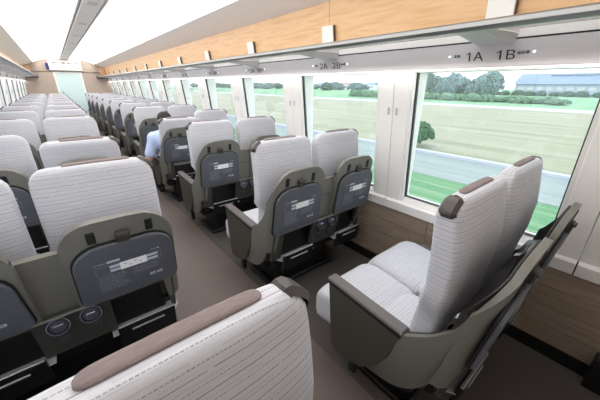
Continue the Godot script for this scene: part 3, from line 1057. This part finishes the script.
func make_seats() -> void:
	var ord := ["first", "second", "third", "fourth", "fifth", "sixth", "seventh", "eighth", "ninth", "tenth", "eleventh", "twelfth"]
	# the shells across the aisle, and the passenger's, lean back further
	var protos := {1: seat_parts(-1, 0.15), -1: seat_parts(1, 0.28), 2: seat_parts(-1, 0.28)}
	for k in ROWS:
		for s in [1, -1]:
			var o: Node3D = protos[2 if s > 0 and k == 3 else s].duplicate()
			o.name = numbered("double_seat")
			add_child(o)
			o.position = Vector3(s * HALF if s > 0 or k == 0 else -HALF + 0.013, 0, Z_ROW1 - k * PITCH)
			var l := "white striped double seat, %s from the camera in the file beside the A B windows" % ord[k]
			if s < 0:
				l = "white striped double seat, %s from the camera in the file across the aisle" % ord[k]
			if s > 0 and k == 0:
				l = "nearest double seat beside the 1A 1B window, its pale seat cushions in view"
			elif s > 0 and k == 1:
				l = "double seat under the 2A 2B sign, both slate trays and its footrests in view"
			elif s > 0 and k == 3:
				l = "double seat in which the person in pale blue shirt sits"
			elif s < 0 and k == 0:
				l = "large double seat across the aisle in the foreground, mauve strip along its top"
			tag(o, l, "seat", "white striped double seats of the railway car")
			# which backs lean further than the rest
			var lean := {}
			if s < 0 and k == 2:
				lean = {1: 0.29}
			elif s > 0 and k == 3:
				lean = {-1: 0.34}
			for b in o.get_children():
				if str(b.name).begins_with("backrest"):
					var out: float = signf(b.get_child(0).mesh.get_aabb().get_center().x)
					if lean.has(int(out)):
						b.rotation.x = lean[int(out)]
	for s in protos:
		protos[s].free()


# ------------------------------------------------------------------ the passenger
# bones: [from, to, radius, radius]; smooth union, meshed with surface nets
func body(bones: Array, cell: float, k: float, cut = null) -> ArrayMesh:
	var lo := Vector3.ONE * 1e9
	var hi := -lo
	for b in bones:
		var r := maxf(b[2], b[3]) + 2.0 * cell
		for q in [b[0], b[1]]:
			lo = lo.min(q - Vector3.ONE * r)
			hi = hi.max(q + Vector3.ONE * r)
	var n := Vector3i(((hi - lo) / cell).ceil()) + Vector3i.ONE
	var val := PackedFloat32Array()
	val.resize(n.x * n.y * n.z)
	val.fill(1.0)
	var touched := {}
	for b in bones:
		var A: Vector3 = b[0]
		var B: Vector3 = b[1]
		var ab := B - A
		var l2 := maxf(ab.length_squared(), 1e-9)
		var ra: float = b[2]
		var rb: float = b[3]
		var rm := maxf(ra, rb) + k + 1.5 * cell
		var a0 := Vector3i(((A.min(B) - Vector3.ONE * rm - lo) / cell).floor()).clamp(Vector3i.ZERO, n - Vector3i.ONE)
		var a1 := Vector3i(((A.max(B) + Vector3.ONE * rm - lo) / cell).ceil()).clamp(Vector3i.ZERO, n - Vector3i.ONE)
		for x in range(a0.x, a1.x + 1):
			for y in range(a0.y, a1.y + 1):
				for z in range(a0.z, a1.z + 1):
					var p := lo + Vector3(x, y, z) * cell
					var h := clampf((p - A).dot(ab) / l2, 0.0, 1.0)
					var d := p.distance_to(A + ab * h) - lerpf(ra, rb, h)
					if d > k + 1.5 * cell:
						continue
					var i := (x * n.y + y) * n.z + z
					var o := val[i]
					var m := maxf(k - absf(o - d), 0.0)
					val[i] = minf(o, d) - m * m / (4.0 * k)
	if cut != null:
		for x in n.x:
			for y in n.y:
				for z in n.z:
					var i2 := (x * n.y + y) * n.z + z
					if val[i2] < 2.0 * cell:
						val[i2] = maxf(val[i2], cut.call(lo + Vector3(x, y, z) * cell))
	var vid := {}
	var pts := PackedVector3Array()
	var corners := [Vector3i(0, 0, 0), Vector3i(1, 0, 0), Vector3i(0, 1, 0), Vector3i(1, 1, 0), Vector3i(0, 0, 1), Vector3i(1, 0, 1), Vector3i(0, 1, 1), Vector3i(1, 1, 1)]
	var edges := [[0, 1], [2, 3], [4, 5], [6, 7], [0, 2], [1, 3], [4, 6], [5, 7], [0, 4], [1, 5], [2, 6], [3, 7]]
	var vv := [0.0, 0.0, 0.0, 0.0, 0.0, 0.0, 0.0, 0.0]
	for x in n.x - 1:
		for y in n.y - 1:
			for z in n.z - 1:
				var mask := 0
				for c in 8:
					var q: Vector3i = corners[c]
					var v := val[((x + q.x) * n.y + y + q.y) * n.z + z + q.z]
					vv[c] = v
					if v < 0.0:
						mask |= 1 << c
				if mask == 0 or mask == 255:
					continue
				var sum := Vector3.ZERO
				var cnt := 0
				for e in edges:
					if (vv[e[0]] < 0.0) != (vv[e[1]] < 0.0):
						var t: float = vv[e[0]] / (vv[e[0]] - vv[e[1]])
						sum += Vector3(corners[e[0]]).lerp(Vector3(corners[e[1]]), t)
						cnt += 1
				vid[(x * n.y + y) * n.z + z] = pts.size()
				pts.append(lo + (Vector3(x, y, z) + sum / cnt) * cell)
	var st := SurfaceTool.new()
	st.begin(Mesh.PRIMITIVE_TRIANGLES)
	st.set_smooth_group(0)
	for p in pts:
		st.add_vertex(p)
	var sx := n.y * n.z
	var steps := [sx, n.z, 1]
	for i in vid:
		for ax in 3:
			var s0: int = steps[ax]
			var u: int = steps[(ax + 1) % 3]
			var w: int = steps[(ax + 2) % 3]
			var inside := val[i] < 0.0
			if i + s0 >= val.size() or inside == (val[i + s0] < 0.0):
				continue
			if not (vid.has(i - u) and vid.has(i - w) and vid.has(i - u - w)):
				continue
			var q := [vid[i], vid[i - u], vid[i - u - w], vid[i - w]]
			if inside:
				q.reverse()
			for j in [0, 1, 2, 0, 2, 3]:
				st.add_index(q[j])
	st.generate_normals()
	return st.commit()


func make_person() -> void:
	var zr := Z_ROW1 - 3.0 * PITCH           # the row the passenger sits in
	var o := thing("person", "passenger in a pale blue short-sleeved shirt with short dark hair, seated by the aisle", "person", Vector3(0.47, 0, zr))
	var hip := Vector3(0.02, 0.56, -0.20)
	var chest := Vector3(-0.03, 0.83, -0.135)
	var neck := Vector3(-0.04, 0.950, -0.130)
	var head := Vector3(-0.020, 1.092, -0.150)
	var V := func(x, y, z): return Vector3(x, y, z)
	var sl: Vector3 = V.call(-0.185, 0.885, -0.130)      # aisle shoulder
	var el: Vector3 = V.call(-0.280, 0.640, -0.135)
	var wl: Vector3 = V.call(-0.215, 0.670, -0.365)
	var sr: Vector3 = V.call(0.135, 0.88, -0.135)
	var er: Vector3 = V.call(0.215, 0.68, -0.17)
	var wr: Vector3 = V.call(0.10, 0.62, -0.37)
	var kn := [V.call(-0.10, 0.56, -0.62), V.call(0.13, 0.56, -0.62)]
	var an := [V.call(-0.10, 0.10, -0.64), V.call(0.13, 0.10, -0.66)]
	var hp := [V.call(-0.08, 0.555, -0.20), V.call(0.11, 0.555, -0.20)]
	var bones := [
		[hip + V.call(-0.07, 0, 0), hip + V.call(0.07, 0, 0), 0.11, 0.11], [hip, chest, 0.12, 0.125], [chest + V.call(-0.07, 0.02, 0), chest + V.call(0.07, 0.02, 0), 0.11, 0.11],
		[sl, sr, 0.058, 0.058], [chest + V.call(0, 0.08, 0), neck, 0.075, 0.055], [neck, head + V.call(0, -0.03, 0), 0.055, 0.055],
		[sl, el, 0.050, 0.040], [el, wl, 0.040, 0.028], [sr, er, 0.050, 0.040], [er, wr, 0.040, 0.028],
		# skull, jaw, nose, ears
		[head + V.call(0, 0.012, 0.012), head + V.call(0, 0.008, -0.022), 0.078, 0.072], [head + V.call(0, -0.02, -0.03), head + V.call(0, -0.068, -0.052), 0.056, 0.034],
		[head + V.call(0, 0.005, -0.092), head + V.call(0, -0.022, -0.108), 0.008, 0.013],
		[head + V.call(-0.078, 0.012, 0.0), head + V.call(-0.078, -0.025, -0.004), 0.012, 0.009], [head + V.call(0.078, 0.012, 0.0), head + V.call(0.078, -0.025, -0.004), 0.012, 0.009],
	]
	for k in 2:
		bones.append([hp[k], kn[k], 0.085, 0.060])
		bones.append([kn[k], an[k], 0.058, 0.040])
		bones.append([an[k] + V.call(0, -0.06, 0.02), an[k] + V.call(0, -0.07, -0.16), 0.034, 0.026])
	# hands: palm, four fingers of different lengths, thumb at the side
	for q in [[wl, V.call(0.30, -0.10, -0.95), 1.0], [wr, V.call(-0.35, -0.25, -0.90), -1.0]]:
		var w: Vector3 = q[0]
		var f: Vector3 = (q[1] as Vector3).normalized()
		var side: Vector3 = f.cross(Vector3.UP).normalized() * q[2]
		var dn: Vector3 = side.cross(f).normalized() * q[2]
		if dn.y > 0.0:
			dn = -dn
		var palm := w + f * 0.055
		for c in 4:
			var root := w + f * 0.085 + side * (0.027 - 0.018 * c)
			var ln: float = [0.066, 0.074, 0.070, 0.054][c]
			bones.append([w + side * (0.015 - 0.01 * c), root, 0.016, 0.012])
			var m := root + (f * 0.85 + dn * 0.4).normalized() * ln * 0.55
			bones.append([root, m, 0.0095, 0.009])
			bones.append([m, m + (f * 0.45 + dn * 0.9).normalized() * ln * 0.5, 0.009, 0.0075])
		var th := w + f * 0.03 + side * 0.024
		bones.append([w + f * 0.01, th, 0.016, 0.013])
		bones.append([th, th + (f * 0.8 + side * 0.7).normalized() * 0.045, 0.012, 0.010])
		bones.append([th + (f * 0.8 + side * 0.7).normalized() * 0.045, th + (f * 0.8 + side * 0.7).normalized() * 0.045 + (f + dn * 0.3).normalized() * 0.03, 0.010, 0.008])
	put("body", body(bones, 0.010, 0.020), plain(Color(0.78, 0.58, 0.47), 0.6), o)
	var shirt := [
		[hip + V.call(-0.07, 0.02, 0), hip + V.call(0.07, 0.02, 0), 0.123, 0.123], [hip, chest, 0.134, 0.138], [chest + V.call(-0.07, 0.02, 0), chest + V.call(0.07, 0.02, 0), 0.124, 0.124],
		[sl, sr, 0.072, 0.072], [chest + V.call(0, 0.08, 0), neck + V.call(0, -0.01, 0), 0.086, 0.066],
		[sl, sl.lerp(el, 0.78), 0.066, 0.064], [sr, sr.lerp(er, 0.78), 0.066, 0.064],
	]
	put("shirt", body(shirt, 0.014, 0.03), plain(Color(0.70, 0.77, 0.90), 0.85), o)
	var legs := [[hp[0], hp[1], 0.118, 0.118]]
	for k in 2:
		legs.append([hp[k], kn[k], 0.098, 0.073])
		legs.append([kn[k], an[k] + V.call(0, 0.0, 0), 0.072, 0.058])
	put("trousers", body(legs, 0.018, 0.03), plain(Color(0.12, 0.13, 0.17), 0.85), o)
	var shoes := []
	for k in 2:
		shoes.append([an[k] + V.call(0, -0.058, 0.025), an[k] + V.call(0, -0.066, -0.17), 0.042, 0.033])
	for k in 2:
		put("shoe", body([shoes[k]], 0.010, 0.01), plain(Color(0.07, 0.065, 0.06), 0.5), o)
	var cap_ := func(p: Vector3):
		# hair leaves the face and the neck free
		var q: Vector3 = p - head
		return maxf(-(q.z * 0.75 + q.y - 0.018) * 0.8, -(q.y + 0.075))
	put("hair", body([[head + V.call(0, 0.020, 0.014), head + V.call(0, 0.016, -0.020), 0.088, 0.079], [head + V.call(0, 0.0, 0.03), head + V.call(0, -0.03, 0.032), 0.074, 0.060]], 0.007, 0.02, cap_), plain(Color(0.10, 0.075, 0.06), 0.7), o)
	for h in [1, -1]:
		var e := Mb.new()
		var ec: Vector3 = head + V.call(h * 0.030, 0.002, -0.082)
		e.turned(ec, ec + V.call(0, 0, -1), [[-0.004, 0.010], [0.004, 0.009], [0.009, 0.004]], 10)
		put("eye", e.mesh(), plain(Color(0.08, 0.06, 0.05), 0.3), o)
	var mo := Mb.new()
	mo.box(head + V.call(0, -0.055, -0.088), V.call(0.042, 0.009, 0.012), 0.003)
	put("mouth", mo.mesh(), plain(Color(0.62, 0.36, 0.32), 0.6), o)


# ------------------------------------------------------------------ what passes outside
const GROUND := -2.5       # fields lie below the embankment; the camera is four metres above them


func flat(called: String, label: String, category: String, x0: float, x1: float, y: float, mat: Material, s := 1.0) -> void:
	var b := Mb.new()
	b.box(Vector3(s * (x0 + x1) / 2.0, y - 0.5, -60), Vector3(x1 - x0, 1.0, 700), 0.0)
	var o := put(numbered(called), b.mesh(), mat)
	tag(o, label, category, "", "structure")


func make_outside() -> void:
	var streak := Vector3(0.25, 0.25, 0.006)
	M.pale = grained([[0.0, Color(0.47, 0.50, 0.38)], [0.5, Color(0.56, 0.57, 0.47)], [1.0, Color(0.62, 0.61, 0.54)]], Vector3(0.10, 0.1, 0.006), 0.012, 0.95, 41)
	M.rice = grained([[0.0, Color(0.40, 0.58, 0.42)], [1.0, Color(0.48, 0.63, 0.47)]], Vector3(0.05, 0.05, 0.004), 0.012, 0.95, 42)
	M.verge = grained([[0.0, Color(0.27, 0.48, 0.31)], [0.5, Color(0.36, 0.54, 0.37)], [1.0, Color(0.52, 0.60, 0.47)]], streak, 0.015, 0.95, 43)
	M.road = grained([[0.0, Color(0.49, 0.54, 0.52)], [1.0, Color(0.56, 0.60, 0.58)]], streak, 0.012, 0.9, 44)
	M.path = plain(Color(0.70, 0.72, 0.76), 0.9)
	flat("embankment_verge", "bright green grass strip beside the track below the window", "grass", 1.8, 12.6, GROUND - 0.02, M.verge)
	flat("farm_road", "pale grey road running along the track outside", "road", 12.6, 17.0, GROUND, M.road)
	flat("field", "pale yellow green field beyond the grey road", "field", 17.3, 66.0, GROUND, M.pale)
	flat("field_path", "narrow whitish path across the far side of the pale field", "path", 66.0, 74.0, GROUND + 0.02, M.path)
	flat("rice_field", "bright green rice field beyond the whitish path", "field", 74.0, 420.0, GROUND, M.rice)
	flat("opposite_field", "pale green land outside the windows across the aisle", "field", 1.8, 420.0, GROUND, M.path, -1.0)
	var g := put("kerb_wall", box_mesh(Vector3(0.4, 0.16, 600), 0.0, Vector3(17.2, GROUND + 0.08, -60)), M.path)
	tag(g, "low white kerb along the far edge of the grey road", "kerb", "", "structure")
	# trees: a trunk and a crown of many leaf clumps
	rng.seed = 5
	var c1 := plain(Color(0.42, 0.53, 0.51), 0.95)
	var c2 := plain(Color(0.33, 0.46, 0.38), 0.95)
	var c3 := plain(Color(0.25, 0.44, 0.28), 0.95)
	var c4 := plain(Color(0.46, 0.60, 0.48), 0.95)
	var bark := plain(Color(0.45, 0.40, 0.35), 0.9)
	var crowns := []
	for v in 3:
		crowns.append(crown(v))
	var spots := []
	for k in 12:
		spots.append([Vector3(104 + (k % 3) * 15, GROUND, -39 - k * 3.6), 7.4 + (k * 37 % 5) * 0.55 + (k % 3) * 0.7, c1, "blue green tree, %s from the building, in the wood outside the 1A 1B window" % ["first", "second", "third", "fourth", "fifth", "sixth", "seventh", "eighth", "ninth", "tenth", "eleventh", "twelfth"][k]])
	var tl := thing("treeline", "hazy line of distant trees on the far side of the fields", "trees", Vector3(0, GROUND, 0), "", "stuff")
	for k in 34:
		var cr0 := put("crown", crowns[k % 3], c2 if k % 2 else c1, tl, Vector3(176 + (k * 53 % 5) * 9, 2.6, -92.0 - k * 18.0))
		var hh := 6.0 + (k * 29 % 7) * 0.9
		cr0.scale = Vector3(hh * 0.5, hh * 0.5, hh * 0.95)
		cr0.rotation.y = k * 1.7
	for k in spots.size():
		var q: Array = spots[k]
		var t := thing("tree", q[3], "tree", q[0], "wood at the edge of the green field")
		var h: float = q[1]
		var tr := Mb.new()
		tr.turned(Vector3.ZERO, Vector3.UP, [[0.0, 0.30], [h * 0.35, 0.2]], 7)
		put("trunk", tr.mesh(), bark, t)
		var cr := put("crown", crowns[k % 3], q[2], t, Vector3(0, h * 0.44, 0))
		cr.scale = Vector3(h * 0.44, h * 0.58, h * 0.50)
		cr.rotation.y = k * 1.3
	# low hedge along the far edge of the rice field
	var hd := thing("hedge", "long dark hedge below the white building on the horizon", "hedge", Vector3(168, GROUND, 0), "", "stuff")
	for k in 32:
		var cr2 := put("foliage", crowns[k % 3], c2, hd, Vector3(k * 7 % 3, 0.8, 60 - k * 4.6))
		cr2.scale = Vector3(2.0, 1.5 + (k * 13 % 5) * 0.2, 3.2)
		cr2.rotation.y = k
	var sc := thing("scrub", "pale green scrub at the foot of the wood outside the 1A 1B window", "scrub", Vector3(90, GROUND, 0), "", "stuff")
	for k in 26:
		var cr3 := put("foliage", crowns[k % 3], c4, sc, Vector3(k * 5 % 7, 0.7, -16 - k * 2.6))
		cr3.scale = Vector3(2.2, 1.0 + k * 0.045 + (k * 13 % 5) * 0.12, 2.6)
		cr3.rotation.y = k * 2.1
	var sh := thing("shrub", "single green shrub by the guard rail at the edge of the 1A 1B window", "shrub", Vector3(18.9, GROUND, -10.6))
	var so := put("foliage", crowns[0], c3, sh, Vector3(0, 0.95, 0))
	so.scale = Vector3(1.2, 1.05, 1.2)
	var stem := Mb.new()
	stem.turned(Vector3.ZERO, Vector3.UP, [[0.0, 0.08], [0.7, 0.05]], 6)
	put("stem", stem.mesh(), bark, sh)
	building()
	# small houses behind the far trees
	var wl := plain(Color(0.82, 0.84, 0.86), 0.9)
	var rf := [plain(Color(0.50, 0.58, 0.66), 0.8), plain(Color(0.62, 0.52, 0.50), 0.8), plain(Color(0.58, 0.62, 0.66), 0.8)]
	for k in 12:
		var hs := thing("house", "small distant house with a %s roof, %s from the long building along the horizon" % [["slate blue", "dull red", "pale grey"][k % 3], ["first", "second", "third", "fourth", "fifth", "sixth", "seventh", "eighth", "ninth", "tenth", "eleventh", "twelfth"][k]], "house", Vector3(238 + (k * 31 % 4) * 6, GROUND, -110.0 - k * 26.0), "distant houses beyond the fields")
		var hw := 9.0 + (k * 17 % 5)
		var wm := Mb.new()
		wm.box(Vector3(0, 2.4, 0), Vector3(8, 4.8, hw), 0.0)
		put("wall", wm.mesh(), wl, hs)
		var rm := Mb.new()
		rm.prism(PackedVector2Array([Vector2(-4.7, 4.7), Vector2(4.7, 4.7), Vector2(0, 7.2)]), -hw / 2.0 - 0.5, hw / 2.0 + 0.5, 0.0, func(u, v, d): return Vector3(u, v, d))
		put("roof", rm.mesh(), rf[k % 3], hs)
		for q in 3:
			put("window", box_mesh(Vector3(0.1, 1.2, 1.4), 0.0, Vector3(-4.03, 2.6, (q - 1) * hw * 0.3)), M.seal, hs)


func crown(v: int) -> ArrayMesh:
	var b := Mb.new()
	var r := RandomNumberGenerator.new()
	r.seed = 100 + v
	for k in 420:
		var d := Vector3(r.randfn(), r.randfn(), r.randfn()).normalized()
		d.y = absf(d.y) * 1.1 - 0.35
		var c := d * r.randf_range(0.55, 1.0)
		var s := r.randf_range(0.10, 0.20)
		var u := Vector3(r.randfn(), r.randfn(), r.randfn()).normalized() * s
		var w := u.cross(d).normalized() * s
		var n := u.cross(w).normalized() * s * 0.6
		b.tri(c - u, c + w, c + n)
		b.tri(c + u, c - w, c + n)
		b.tri(c - u, c - w, c - n)
		b.tri(c + u, c + w, c - n)
		b.tri(c - u, c + n, c - w)
		b.tri(c + u, c + n, c + w)
	# solid heart
	var rings := []
	for i in 8:
		var ph := -PI / 2 + PI * (i + 0.5) / 8.0
		var ring := PackedVector3Array()
		for j in 12:
			var th := TAU * j / 12.0
			var rr := 0.72 + 0.12 * sin(3.0 * th + v + i) + 0.06 * cos(5.0 * th + 2.0 * i)
			ring.append(Vector3(cos(th) * cos(ph), sin(ph) * 0.95, sin(th) * cos(ph)) * rr)
		rings.append(ring)
	b.loft(rings)
	return b.mesh(-1)


func building() -> void:
	var bd := thing("long_building", "long pale building with a bluish roof on the horizon outside the 1A 1B window", "building", Vector3(215, GROUND, -18))
	var wl := plain(Color(0.60, 0.66, 0.72), 0.9)
	var rf := plain(Color(0.45, 0.53, 0.61), 0.7)
	put("wall", box_mesh(Vector3(30, 5.2, 76), 0.0, Vector3(0, 2.6, 0)), wl, bd)
	var r := Mb.new()
	r.prism(PackedVector2Array([Vector2(-16, 5.2), Vector2(16, 5.2), Vector2(6, 10.6), Vector2(-6, 10.6)]), -39.0, 39.0, 0.1, func(u, v, d): return Vector3(u, v, d))
	put("roof", r.mesh(), rf, bd)
	for k in 18:
		put("window", box_mesh(Vector3(0.2, 1.6, 2.6), 0.0, Vector3(-15.05, 3.0, -35.0 + k * 4.1)), M.bracket, bd)
	put("roof_vent", box_mesh(Vector3(2.0, 0.9, 50), 0.1, Vector3(-7.6, 10.1, 0)), wl, bd)
